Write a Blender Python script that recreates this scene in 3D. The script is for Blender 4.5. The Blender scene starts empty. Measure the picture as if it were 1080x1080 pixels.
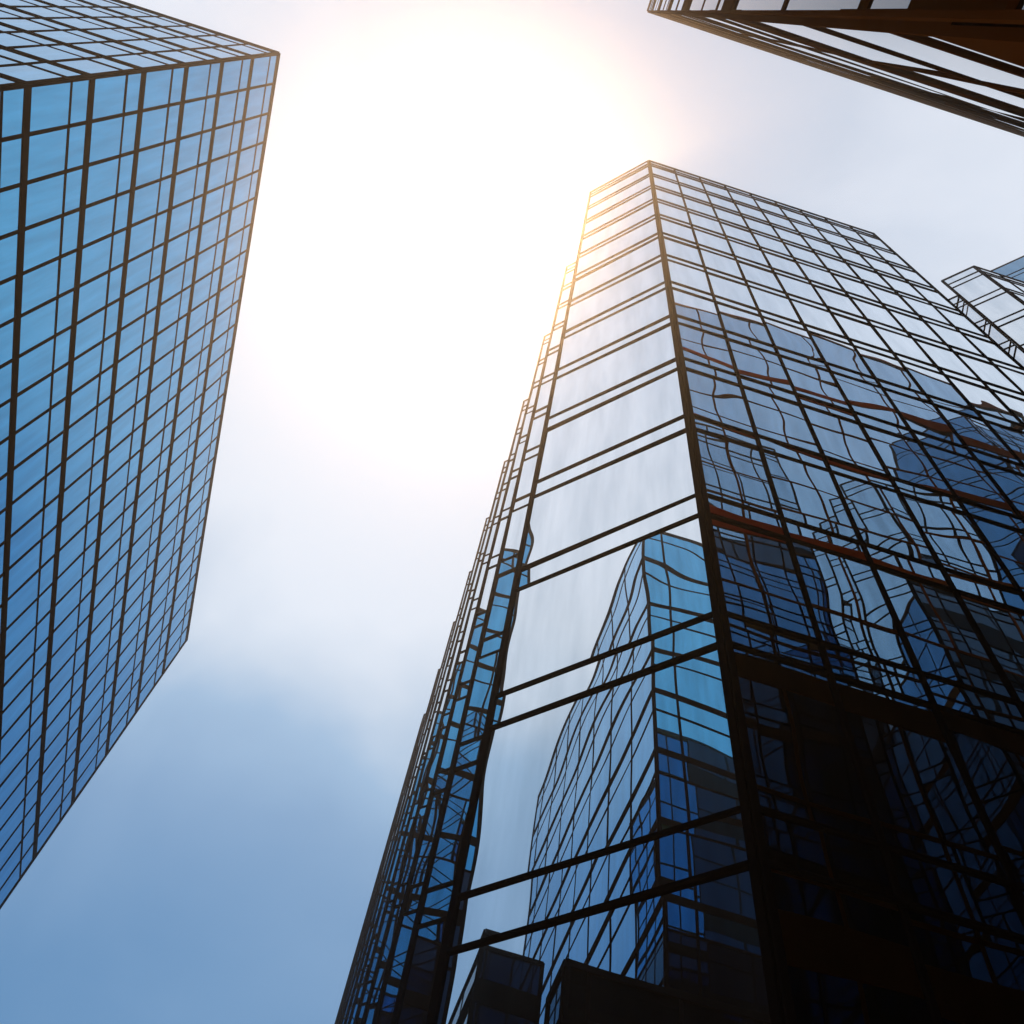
import bpy, math, random
from mathutils import Vector, Matrix
random.seed(7)
scene = bpy.context.scene
COL = scene.collection

# ------------------------------------------------------------------ camera
H = 62.0                 # roof height of the main towers above the eye
EYE = 1.6
F = 1027.6 / 1080.0      # focal length in picture widths


def nrm(v):
    return v.normalized()


def px_ray(x, y):
    return Vector((x - 540.0, y - 540.0, 1027.6))


UP = nrm(px_ray(659.5, 11.0))                       # image direction of the zenith
AX = px_ray(-94.6, 2384.0)
AX = nrm(AX - UP * AX.dot(UP))                      # image direction of the street axis (world +Y)
BX = AX.cross(UP)
if BX.x < 0:
    BX = -BX
t = math.radians(0.6)
BX, AX = BX * math.cos(t) - AX * math.sin(t), AX * math.cos(t) + BX * math.sin(t)


def to_world(v):                                    # image-space direction -> world direction
    return Vector((v.dot(BX), v.dot(AX), v.dot(UP)))


cam_data = bpy.data.cameras.new("camera")
cam = bpy.data.objects.new("camera", cam_data)
COL.objects.link(cam)
r, u, b = to_world(Vector((1, 0, 0))), to_world(Vector((0, -1, 0))), to_world(Vector((0, 0, -1)))
cam.matrix_world = Matrix(((r.x, u.x, b.x, 0), (r.y, u.y, b.y, 0), (r.z, u.z, b.z, EYE), (0, 0, 0, 1)))
cam_data.sensor_width = 36.0
cam_data.lens = 36.0 * F
cam_data.clip_start = 0.05
cam_data.clip_end = 20000
scene.camera = cam
EYEV = Vector((0, 0, EYE))

# ------------------------------------------------------------------ light
SUN = nrm(to_world(px_ray(512, 232)))               # towards the sun, behind thin cloud
sun_data = bpy.data.lights.new("sun", "SUN")
sun_data.energy = 3.0
sun_data.angle = math.radians(0.5)
sun_data.color = (1.0, 0.64, 0.33)
sun = bpy.data.objects.new("sun", sun_data)
COL.objects.link(sun)
sun.rotation_euler = SUN.to_track_quat("Z", "Y").to_euler()

world = bpy.data.worlds.new("World")
scene.world = world
world.use_nodes = True
wt = world.node_tree
wt.nodes.clear()


def wn(kind, **kw):
    n = wt.nodes.new(kind)
    for k, v in kw.items():
        setattr(n, k, v)
    return n


def wmath(op, a, b=None):
    n = wn("ShaderNodeMath", operation=op)
    for i, v in enumerate((a, b)):
        if v is None:
            continue
        if isinstance(v, (int, float)):
            n.inputs[i].default_value = v
        else:
            wt.links.new(v, n.inputs[i])
    return n.outputs[0]


sky = wn("ShaderNodeTexSky", sky_type="NISHITA", sun_disc=False)
sky.sun_elevation = math.asin(SUN.z)
sky.sun_rotation = math.atan2(SUN.x, SUN.y)
sky.air_density, sky.dust_density, sky.ozone_density = 1.0, 0.0, 3.0
sky_bg = wn("ShaderNodeBackground")
sky_bg.inputs[1].default_value = 0.05
wt.links.new(sky.outputs[0], sky_bg.inputs[0])
# the thin cloud sheet: brightest in a ring round the zenith, blue grey lower down
tc = wn("ShaderNodeTexCoord")
dotn = wn("ShaderNodeVectorMath", operation="DOT_PRODUCT")
wt.links.new(tc.outputs["Generated"], dotn.inputs[0])
dotn.inputs[1].default_value = Vector((0.0, 0.0, 1.0))
cn = wn("ShaderNodeTexNoise")
cn.inputs["Scale"].default_value = 2.6
cn.inputs["Detail"].default_value = 5.0
cn.inputs["Roughness"].default_value = 0.5
cn.inputs["Distortion"].default_value = 0.6
wt.links.new(tc.outputs["Generated"], cn.inputs["Vector"])
ang = wmath("MULTIPLY", wmath("ARCCOSINE", wmath("MINIMUM", dotn.outputs["Value"], 0.99999)), 180 / math.pi)
ang = wmath("ADD", ang, wmath("MULTIPLY", wmath("SUBTRACT", cn.outputs["Fac"], 0.5), 26.0))
ramp = wn("ShaderNodeValToRGB")
els = ramp.color_ramp.elements
STOPS = [(0, (0.40, 0.47, 0.56)), (14, (0.50, 0.57, 0.64)), (23, (0.70, 0.74, 0.78)), (34, (0.70, 0.75, 0.78)),
         (39, (0.54, 0.62, 0.68)), (45, (0.28, 0.42, 0.55)), (52, (0.165, 0.29, 0.43)), (64, (0.03, 0.15, 0.30)), (90, (0.0, 0.05, 0.14))]
els[0].position = 0.0
els[1].position = 1.0
for k, (a, c) in enumerate(STOPS):
    e = els[0] if k == 0 else els[1] if k == len(STOPS) - 1 else els.new(a / 90.0)
for e, (a, c) in zip(sorted(els, key=lambda q: q.position), STOPS):
    e.position = a / 90.0
    e.color = (*c, 1)
wt.links.new(wmath("DIVIDE", ang, 90.0), ramp.inputs[0])
cl_bg = wn("ShaderNodeBackground")
cl_bg.inputs[1].default_value = 1.0
wt.links.new(ramp.outputs[0], cl_bg.inputs[0])
addn = wn("ShaderNodeAddShader")
wt.links.new(sky_bg.outputs[0], addn.inputs[0])
wt.links.new(cl_bg.outputs[0], addn.inputs[1])
wout = wn("ShaderNodeOutputWorld")
wt.links.new(addn.outputs[0], wout.inputs[0])

vs = scene.view_settings
vs.view_transform = "Standard"
vs.look = "None"
vs.exposure = 0.0
vs.gamma = 1.0
vs.use_curve_mapping = False
scene.render.engine = "CYCLES"
cy = scene.cycles
cy.max_bounces = 10
cy.glossy_bounces = 8
cy.diffuse_bounces = 2
cy.transmission_bounces = 2
cy.volume_bounces = 0
cy.caustics_reflective = False
cy.use_denoising = True


# ------------------------------------------------------------------ materials
def mat(name):
    m = bpy.data.materials.new(name)
    m.use_nodes = True
    nt = m.node_tree
    return m, nt, nt.nodes["Principled BSDF"]


def glass(name, col, wave, scale, edge=(0.9, 0.95, 1.0)):
    """Coated mirror glass; every pane carries UVs in metres with a random offset, so each bows differently."""
    m, nt, p = mat(name)
    p.inputs["Metallic"].default_value = 1.0
    p.inputs["Roughness"].default_value = 0.0
    p.inputs["Specular Tint"].default_value = (*edge, 1)
    uv = nt.nodes.new("ShaderNodeUVMap")
    uv.uv_map = "pane"
    n = nt.nodes.new("ShaderNodeTexNoise")
    n.noise_dimensions = "2D"
    n.inputs["Scale"].default_value = scale
    n.inputs["Detail"].default_value = 1.0
    n.inputs["Roughness"].default_value = 0.25
    nt.links.new(uv.outputs[0], n.inputs["Vector"])
    bp = nt.nodes.new("ShaderNodeBump")
    bp.inputs["Strength"].default_value = 1.0
    bp.inputs["Distance"].default_value = wave
    nt.links.new(n.outputs["Fac"], bp.inputs["Height"])
    nt.links.new(bp.outputs[0], p.inputs["Normal"])
    # faint streaks of dust on the coating, shifting tint a little from pane to pane
    n2 = nt.nodes.new("ShaderNodeTexNoise")
    n2.noise_dimensions = "2D"
    n2.inputs["Scale"].default_value = 0.9
    n2.inputs["Detail"].default_value = 4.0
    mp = nt.nodes.new("ShaderNodeMapping")
    mp.inputs["Scale"].default_value = (2.2, 0.25, 1)
    nt.links.new(uv.outputs[0], mp.inputs[0])
    nt.links.new(mp.outputs[0], n2.inputs["Vector"])
    mx = nt.nodes.new("ShaderNodeMix")
    mx.data_type = "RGBA"
    mx.inputs[6].default_value = (*[c * 0.74 for c in col], 1)
    mx.inputs[7].default_value = (*[min(1, c * 1.24) for c in col], 1)
    nt.links.new(n2.outputs["Fac"], mx.inputs[0])
    nt.links.new(mx.outputs[2], p.inputs["Base Color"])
    return m


def metal(name, col, rough=0.7, metallic=0.0, edge=(1, 1, 1)):
    m, nt, p = mat(name)
    p.inputs["Roughness"].default_value = rough
    p.inputs["Metallic"].default_value = metallic
    p.inputs["Specular Tint"].default_value = (*edge, 1)
    p.inputs["Specular IOR Level"].default_value = 0.0
    tcn = nt.nodes.new("ShaderNodeTexCoord")
    n = nt.nodes.new("ShaderNodeTexNoise")
    n.inputs["Scale"].default_value = 0.7
    n.inputs["Detail"].default_value = 4
    nt.links.new(tcn.outputs["Object"], n.inputs["Vector"])
    mx = nt.nodes.new("ShaderNodeMix")
    mx.data_type = "RGBA"
    mx.inputs[6].default_value = (*[c * 0.75 for c in col], 1)
    mx.inputs[7].default_value = (*[c * 1.25 for c in col], 1)
    nt.links.new(n.outputs["Fac"], mx.inputs[0])
    nt.links.new(mx.outputs[2], p.inputs["Base Color"])
    return m


G_MAIN = glass("silver_mirror_glass", (0.84, 0.90, 0.95), 0.019, 0.28)
G_BLUE = glass("blue_mirror_glass", (0.08, 0.35, 0.58), 0.006, 0.35)
G_DARK = glass("smoky_mirror_glass", (0.14, 0.28, 0.42), 0.006, 0.25)
def shade_glass(name):
    """Dark uncoated glass: mirrors only at a glancing angle."""
    m, nt, p = mat(name)
    p.inputs["Base Color"].default_value = (0.004, 0.006, 0.009, 1)
    p.inputs["Roughness"].default_value = 0.01
    p.inputs["IOR"].default_value = 1.5
    p.inputs["Specular Tint"].default_value = (0.25, 0.55, 1.0, 1)
    return m


G_PLAIN = shade_glass("dark_plain_glass")  # also set in lower storeys to turn their mirror images black
M_DARK = metal("dark_bronze_frame", (0.013, 0.012, 0.014))
M_BRONZE = metal("brown_bronze_cladding", (0.10, 0.055, 0.022), 0.5, 1.0, (0.45, 0.28, 0.11))
M_TRIM = metal("brown_bronze_frame", (0.075, 0.027, 0.006), 0.6)
M_CORE = metal("dark_concrete_core", (0.02, 0.02, 0.02), 0.9)
M_ROOF = metal("grey_roof_felt", (0.2, 0.2, 0.2), 0.9)

# ------------------------------------------------------------------ building kit
CAMINV = cam.matrix_world.inverted()


def shown(vs):
    """Rough share of the frame a shape's box covers, for choosing which repeats become parts of their own."""
    xs, ys = [], []
    for v in vs:
        c = CAMINV @ Vector(v)
        d = -c.z
        if d < 0.2:
            return 0.0
        xs.append(c.x / d * F)
        ys.append(c.y / d * F)
    x0, x1, y0, y1 = max(min(xs), -.5), min(max(xs), .5), max(min(ys), -.5), min(max(ys), .5)
    if x1 <= x0 or y1 <= y0:
        return 0.0
    n = len(xs)
    return (x1 - x0) * (y1 - y0) + 1e-9


class Facade:
    """Vertical wall plane: starts at p, runs along unit d, faces n."""

    def __init__(self, p, q):
        self.p, e = Vector(p), Vector(q) - Vector(p)
        self.L = e.length
        self.d = e.normalized()
        self.n = Vector((self.d.y, -self.d.x))      # walking p->q the outside is on the right

    def at(self, u, out, z):
        w = self.p + self.d * u + self.n * out
        return (w.x, w.y, z)

    def faces_camera(self):
        return (Vector((0, 0)) - self.p).dot(self.n) > 0


QUADS = [(0, 3, 2, 1), (4, 5, 6, 7), (0, 1, 5, 4), (1, 2, 6, 5), (2, 3, 7, 6), (3, 0, 4, 7)]


class Building:
    def __init__(self, name, label, category, origin, group=None):
        self.root = bpy.data.objects.new(name, None)
        COL.objects.link(self.root)
        self.root.location = (origin[0], origin[1], 0)
        self.root["label"], self.root["category"] = label, category
        if group:
            self.root["group"] = group
        self.items = {}

    def add(self, part, m, verts, faces, uvs=None, show=True):
        self.items.setdefault((part, m.name), []).append((verts, faces, uvs, m, shown(verts) if show else 0.0))

    def box(self, part, m, fc, u0, u1, z0, z1, o0, o1, uv=False, chamfer=0.0, tilt=None):
        show = fc.faces_camera()
        if chamfer > 0 and not uv:
            c = chamfer                             # bar with its two outer long edges taken off
            horiz = (u1 - u0) > (z1 - z0)
            if horiz:
                prof = [(o0, z0), (o1 - c, z0), (o1, z0 + c), (o1, z1 - c), (o1 - c, z1), (o0, z1)]
                vs = [fc.at(u0, o, z) for o, z in prof] + [fc.at(u1, o, z) for o, z in prof]
            else:
                prof = [(o0, u0), (o1 - c, u0), (o1, u0 + c), (o1, u1 - c), (o1 - c, u1), (o0, u1)]
                vs = [fc.at(w, o, z0) for o, w in prof] + [fc.at(w, o, z1) for o, w in prof]
            fs = [tuple(range(6))[::-1], tuple(range(6, 12))] + [(k, (k + 1) % 6, 6 + (k + 1) % 6, 6 + k) for k in range(6)]
            if not horiz:
                fs = [f[::-1] for f in fs]
            self.add(part, m, vs, fs, None, show)
            return
        lu = lz = 0.0
        if uv:                                      # every pane leans a little in its frame
            lu, lz = random.uniform(-.0025, .0025) * (u1 - u0), random.uniform(-.0025, .0025) * (z1 - z0)
        vs = [fc.at(u0, o0, z0), fc.at(u1, o0, z0), fc.at(u1, o0, z1), fc.at(u0, o0, z1),
              fc.at(u0, o1 - lu - lz, z0), fc.at(u1, o1 + lu - lz, z0), fc.at(u1, o1 + lu + lz, z1), fc.at(u0, o1 - lu + lz, z1)]
        uvs = None
        if uv:
            ou, ov = random.uniform(0, 300), random.uniform(0, 300)
            cs = [(u0, z0), (u1, z0), (u1, z1), (u0, z1)] * 2
            uvs = [(a + ou, bb + ov) for a, bb in cs]
        self.add(part, m, vs, QUADS, uvs, show)

    def solid(self, part, m, poly, z0, z1):
        """Prism over a counter-clockwise plan polygon."""
        n = len(poly)
        vs = [(x, y, z0) for x, y in poly] + [(x, y, z1) for x, y in poly]
        fs = [tuple(range(n))[::-1], tuple(range(n, 2 * n))] + [(k, (k + 1) % n, n + (k + 1) % n, n + k) for k in range(n)]
        self.add(part, m, vs, fs, None, True)

    def build(self):
        loc = self.root.location
        for (part, _), items in self.items.items():
            items.sort(key=lambda it: -it[4])
            groups = [[it] for it in items[:100]]
            if len(items) > 100:
                groups.append(items[100:])
            for gi, g in enumerate(groups):
                V, Fc, U = [], [], []
                for vs, fs, uvs, m, _s in g:
                    o = len(V)
                    V += [(x - loc.x, y - loc.y, z) for x, y, z in vs]
                    Fc += [tuple(i + o for i in f) for f in fs]
                    U += uvs if uvs else [(0, 0)] * len(vs)
                me = bpy.data.meshes.new(part)
                me.from_pydata(V, [], Fc)
                if g[0][2]:
                    lay = me.uv_layers.new(name="pane")
                    for lp in me.loops:
                        lay.data[lp.index].uv = U[lp.vertex_index]
                me.materials.append(g[0][3])
                ob = bpy.data.objects.new(part, me)
                COL.objects.link(ob)
                ob.parent = self.root
                if gi == 100:
                    ob["kind"] = "stuff"
        return self.root


def P(x, y):
    return (x * H, y * H)


def inset(poly, d):
    """Shrink a counter-clockwise polygon by d."""
    n, out = len(poly), []
    for i in range(n):
        a, b_, c = Vector(poly[i - 1]), Vector(poly[i]), Vector(poly[(i + 1) % n])
        d1, d2 = (b_ - a).normalized(), (c - b_).normalized()
        n1, n2 = Vector((-d1.y, d1.x)), Vector((-d2.y, d2.x))
        k = d / max(0.2, 1 + n1.dot(n2))
        out.append(tuple(b_ + (n1 + n2) * k))
    return out


# ---- silver towers with paired rails (sawtooth side, mitred corner)
FLOOR = 0.065 * H


def paired_wall(B, fc, ztop, bays, nfl, base_off, g=G_MAIN, ends=(True, True), endw=0.22):
    """Rails in pairs at each floor, one mullion per bay."""
    L, w = fc.L, fc.L / bays
    z_rails = [EYE + (0.0005 * H + FLOOR * k) for k in range(0, nfl)]
    rail_h, gap = 0.085, 0.80
    zs = []
    for zc in z_rails:
        zs += [zc - gap / 2, zc + gap / 2]
    zs = [z for z in zs if z > 0.5 and z < ztop - 0.3]
    for z in zs:
        B.box("transom", M_DARK, fc, 0.02, L - 0.02, z - rail_h / 2, z + rail_h / 2, -0.04, 0.04, chamfer=0.02)
    B.box("coping", M_DARK, fc, 0, L, ztop - 0.09, ztop + 0.04, -0.04, 0.045, chamfer=0.015)
    for k in range(bays + 1):
        u = k * w
        wd = 0.095
        if k in (0, bays):
            if not ends[0 if k == 0 else 1]:
                continue
            wd = endw
            uu0, uu1 = (0, wd / 2) if k == 0 else (L - wd / 2, L)
        else:
            uu0, uu1 = u - wd / 2, u + wd / 2
        B.box("mullion", M_DARK, fc, uu0, uu1, 0, ztop - 0.13, -0.05, 0.035 if k not in (0, bays) else 0.045, chamfer=0.012)
    edges = [0.0] + zs + [ztop - 0.1]
    for k in range(bays):
        for a, c in zip(edges[:-1], edges[1:]):
            if c - a > 0.2:
                B.box("window_pane", g, fc, k * w, (k + 1) * w, a + 0.01, c - 0.01, -0.03, 0.0, uv=True)


def silver_tower(name, label, corner, ztop, right_bays, teeth, chamf, group, bay=0.0257, back=0.5, tooth_pitch=0.0768, tooth_depth=None, glassm=G_MAIN):
    """corner: plan of the mitred corner next to the right-hand face."""
    cx, cy_ = corner
    lx, ly = cx - chamf, cy_ + chamf                # outer corner of the mitre
    rx = cx + bay * right_bays
    B = Building(name, label, "office tower", P(cx, cy_), group)
    nfl = int((ztop - EYE) / FLOOR) + 2
    # plan, walked so that the outside is on the right hand (clockwise seen from above is on the left...)
    pts = [(rx, cy_)]
    pts_ccw = []
    walls = []
    # right face: from corner to the right; outside (-y) is on the right hand when walking +x
    walls.append((P(cx, cy_), P(rx, cy_), right_bays))
    left = []
    px, py = lx, ly
    walls.append((P(lx, ly), P(cx, cy_), 1))
    poly = [P(rx, cy_)]
    west = [P(cx, cy_), P(lx, ly)]
    for k in range(teeth):
        ix, iy = px + chamf, py + tooth_pitch - chamf       # foot of the next tooth
        nx, ny = px, py + tooth_pitch
        walls.append((P(ix, iy), P(px, py), 1))             # return, turned away from the street
        walls.append((P(nx, ny), P(ix, iy), 1))             # next mitred bay
        west += [P(ix, iy), P(nx, ny)]
        px, py = nx, ny
    end_y = py + 0.02
    west += [P(px, end_y)]
    walls.append((P(px, end_y), P(px, py), 1))
    walls.append((P(rx, cy_), P(rx, end_y), max(2, int((end_y - cy_) / 0.06))))
    walls.append((P(rx, end_y), P(px, end_y), max(2, int((rx - px) / 0.06))))
    for p, q, n in walls:
        fc = Facade(p, q)
        paired_wall(B, fc, ztop, n, nfl, 0, g=glassm)
    # counter-clockwise outline
    outline = [P(rx, cy_), P(rx, end_y)] + west[::-1]
    core = inset(outline, 0.06)
    B.solid("core", M_CORE, core, 0, ztop - 0.35)
    B.solid("roof", M_ROOF, inset(outline, 0.05), ztop - 0.34, ztop - 0.02)
    return B.build()


# ---- blue and bronze blocks with deep spandrel bands
def banded_wall(B, fc, ztop, band_z, band_h, thin_z, pitch, g, mband, mthin, band_out, thin_out, mull_w, mull_out, u_first=0.0, corner_w=0.3, zbot=0.0, thin_h=0.15, low=None):
    L = fc.L
    us, uu = [], u_first if u_first > 0 else pitch
    while uu < L - 0.3:
        us.append(uu)
        uu += pitch
    for z in band_z:
        mb, bh = (mthin, band_h * 1.6) if low and z < low + 0.03 * H else (mband, band_h)  # lower bands deepened in frame colour, shade put into the cladding
        B.box("spandrel_band", mb, fc, 0.02, L - 0.02, z - bh / 2, z + bh / 2, -0.04, band_out, chamfer=0.02)
    for z in thin_z:
        B.box("transom", mthin, fc, 0.02, L - 0.02, z - thin_h / 2, z + thin_h / 2, -0.04, thin_out)
    for u_ in us:
        B.box("mullion", mthin, fc, u_ - mull_w / 2, u_ + mull_w / 2, zbot, ztop - 0.2, -0.05, mull_out)
    B.box("mullion", mthin, fc, 0, corner_w / 2, zbot, ztop - 0.2, -0.05, band_out + 0.02)
    B.box("mullion", mthin, fc, L - corner_w / 2, L, zbot, ztop - 0.2, -0.05, band_out + 0.02)
    B.box("coping", mband, fc, 0, L, ztop - 0.19, ztop + 0.05, -0.05, band_out + 0.03)
    zs = sorted([zbot] + list(band_z) + list(thin_z) + [ztop - 0.1])
    ue = [0.0] + us + [L]
    for a, c in zip(zs[:-1], zs[1:]):
        if c - a < 0.25:
            continue
        for e0, e1 in zip(ue[:-1], ue[1:]):
            B.box("window_pane", G_PLAIN if low and a < low else g, fc, e0, e1, a + 0.01, c - 0.01, -0.03, 0.0, uv=True)  # dark glass puts shade into the lower storeys, for blacker reflections


def banded_block(name, label, x0, x1, y0, y1, ztop, first_band, pitch_z, band_h, thin_drop, pitch_u, g, mband, mthin, band_out, group, **kw):
    """Rectangular block; coordinates in metres."""
    B = Building(name, label, "office block", (x1, y0), group)
    bz, tz = [], []
    z = first_band
    while z > 1.0:
        bz.append(z)
        z -= pitch_z
    for z in [ztop] + bz:
        if z - thin_drop > 1.0:
            tz.append(z - thin_drop)
            if kw.get("low_rail"):
                tz.append(z - kw["low_rail"])
    for p, q in (((x0, y0), (x1, y0)), ((x1, y0), (x1, y1)), ((x1, y1), (x0, y1)), ((x0, y1), (x0, y0))):
        banded_wall(B, Facade(p, q), ztop, bz, band_h, tz, pitch_u, g, mband, mthin, band_out, kw.get("thin_out", 0.05), kw.get("mull_w", 0.15), kw.get("mull_out", 0.06), corner_w=kw.get("corner_w", 0.3), u_first=kw.get("u_first", 0.0), thin_h=kw.get("thin_h", 0.15), low=kw.get("low"))
    poly = [(x0, y0), (x1, y0), (x1, y1), (x0, y1)]
    B.solid("core", M_CORE, inset(poly, 0.06), 0, ztop - 0.35)
    B.solid("roof", M_ROOF, inset(poly, 0.05), ztop - 0.34, ztop - 0.02)
    return B.build()


# ------------------------------------------------------------------ ground
def sheet(name, x0, x1, y0, y1, z, col, scale):
    m, nt, p = mat(name + "_surface")
    p.inputs["Roughness"].default_value = 0.9
    tcn = nt.nodes.new("ShaderNodeTexCoord")
    n = nt.nodes.new("ShaderNodeTexNoise")
    n.inputs["Scale"].default_value = scale
    n.inputs["Detail"].default_value = 6
    nt.links.new(tcn.outputs["Object"], n.inputs["Vector"])
    mx = nt.nodes.new("ShaderNodeMix")
    mx.data_type = "RGBA"
    mx.inputs[6].default_value = (*[c * 0.7 for c in col], 1)
    mx.inputs[7].default_value = (*[c * 1.3 for c in col], 1)
    nt.links.new(n.outputs["Fac"], mx.inputs[0])
    nt.links.new(mx.outputs[2], p.inputs["Base Color"])
    me = bpy.data.meshes.new(name)
    me.from_pydata([(x0, y0, z), (x1, y0, z), (x1, y1, z), (x0, y1, z)], [], [(0, 1, 2, 3)])
    me.materials.append(m)
    o = bpy.data.objects.new(name, me)
    COL.objects.link(o)
    o["kind"] = "structure"
    return o


sheet("ground", -400, 400, -400, 400, 0.0, (0.05, 0.05, 0.052), 0.8)
sheet("pavement", -60, 60, -60, 60, 0.004, (0.30, 0.28, 0.25), 1.5)  # unseen paving, made pale and wide to bounce light upward

# ------------------------------------------------------------------ haze volume, added for the warm flare glow near the sun
def haze_box():
    m = bpy.data.materials.new("glare_haze")
    m.use_nodes = True
    nt = m.node_tree
    nt.nodes.clear()
    v = nt.nodes.new("ShaderNodeVolumePrincipled")
    v.inputs["Color"].default_value = (1.0, 0.93, 0.86, 1)
    v.inputs["Density"].default_value = HAZE
    v.inputs["Anisotropy"].default_value = 0.905
    o_ = nt.nodes.new("ShaderNodeOutputMaterial")
    nt.links.new(v.outputs[0], o_.inputs["Volume"])
    x, y, z0, z1 = 410, 410, -1.0, 95.0
    vs_ = [(-x, -y, z0), (x, -y, z0), (x, y, z0), (-x, y, z0), (-x, -y, z1), (x, -y, z1), (x, y, z1), (-x, y, z1)]
    me = bpy.data.meshes.new("haze")
    me.from_pydata(vs_, [], QUADS)
    me.materials.append(m)
    ob = bpy.data.objects.new("haze", me)
    COL.objects.link(ob)
    ob["kind"] = "stuff"


HAZE = 0.0015
haze_box()

# ------------------------------------------------------------------ the towers
ZT = EYE + H
silver_tower("glass_tower", "tall silver mirror glass tower with a mitred corner and stepped bays, reflecting the blocks opposite",
             (0.0643, 0.1155), ZT, 9, 9, 0.0450, "silver glass towers")
silver_tower("glass_tower", "smaller looking mirror glass tower showing just past the right edge of the tall silver tower",
             (0.3997, 0.1155), ZT, 4, 8, 0.0225, "silver glass towers", tooth_pitch=0.030)
s3 = 1.28
silver_tower("glass_tower", "dark glass tower corner peeking over the roof of the small tower at the right edge",
             (0.465 * s3, 0.067 * s3), EYE + H * s3, 6, 2, 0.06 * s3, "silver glass towers", glassm=G_DARK, tooth_pitch=0.13)

SL = 0.92
HL = SL * H
ZL = EYE + HL
XL = -0.3038 * HL
XW = -0.72 * HL
banded_block("blue_tower", "blue mirror glass tower with dark bands rising at the left edge",
             XW, XL, 0.1262 * HL, 0.846 * HL, ZL, EYE + 0.9258 * HL, 0.0737 * HL, 0.0070 * HL, 0.0255 * HL,
             0.0277 * HL, G_BLUE, M_DARK, M_DARK, 0.035, "blue glass blocks", mull_w=0.13, mull_out=0.02, thin_out=0.02, thin_h=0.12, corner_w=0.2, low=EYE + 0.40 * H)
banded_block("blue_tower", "blue glass block seen only as a wavy reflection in the silver tower's corner",
             XW, XL, -0.75 * HL, -0.0067 * HL, ZL, EYE + 0.9258 * HL, 0.0737 * HL, 0.0070 * HL, 0.0255 * HL,
             0.0277 * 2 * HL, G_BLUE, M_DARK, M_DARK, 0.035, "blue glass blocks", mull_w=0.13, mull_out=0.02, thin_out=0.02, thin_h=0.12, corner_w=0.2, low=EYE + 0.40 * H)
banded_block("bronze_tower", "brown bronze clad tower jutting in overhead at the top right corner",
             0.0195 * H, 0.52 * H, -0.17 * H, -0.0050 * H, ZT, EYE + 0.83 * H, 0.152 * H, 0.013 * H, 0.078 * H,
             0.0556 * H, G_DARK, M_BRONZE, M_TRIM, 0.03, None, mull_w=0.10, corner_w=0.06, u_first=0.0278 * H, thin_out=0.015, mull_out=0.015, low=EYE + 0.36 * H, low_rail=0.125 * H)
banded_block("annex_block", "low dark block between the two blue towers, seen only mirrored in the mitred corner",
             -0.64 * H, -0.495 * H, 0.012 * H, 0.067 * H, EYE + 0.55 * H, EYE + 0.51 * H, 0.065 * H, 0.02 * H, 0.03 * H,
             0.05 * H, G_PLAIN, M_DARK, M_DARK, 0.05, "low dark blocks", mull_w=0.14, mull_out=0.03)
banded_block("annex_block", "low dark street front block before the second blue tower, seen only mirrored",
             -0.275 * H, -0.244 * H, -0.3 * H, 0.0625 * H, EYE + 0.35 * H, EYE + 0.31 * H, 0.065 * H, 0.02 * H, 0.03 * H,
             0.05 * H, G_PLAIN, M_DARK, M_DARK, 0.05, "low dark blocks", mull_w=0.14, mull_out=0.03)
banded_block("added_dark_tower", "unseen tall dark tower, added to blacken the mirror images low on the silver tower",  # unseen block, added to shut out sky from the repeated reflections
             0.36 * H, 0.98 * H, -0.60 * H, -0.18 * H, EYE + 1.46 * H, EYE + 1.36 * H, 0.152 * H, 0.05 * H, 0.078 * H,
             0.11 * H, G_PLAIN, M_DARK, M_DARK, 0.05, None, mull_w=0.3, mull_out=0.03)
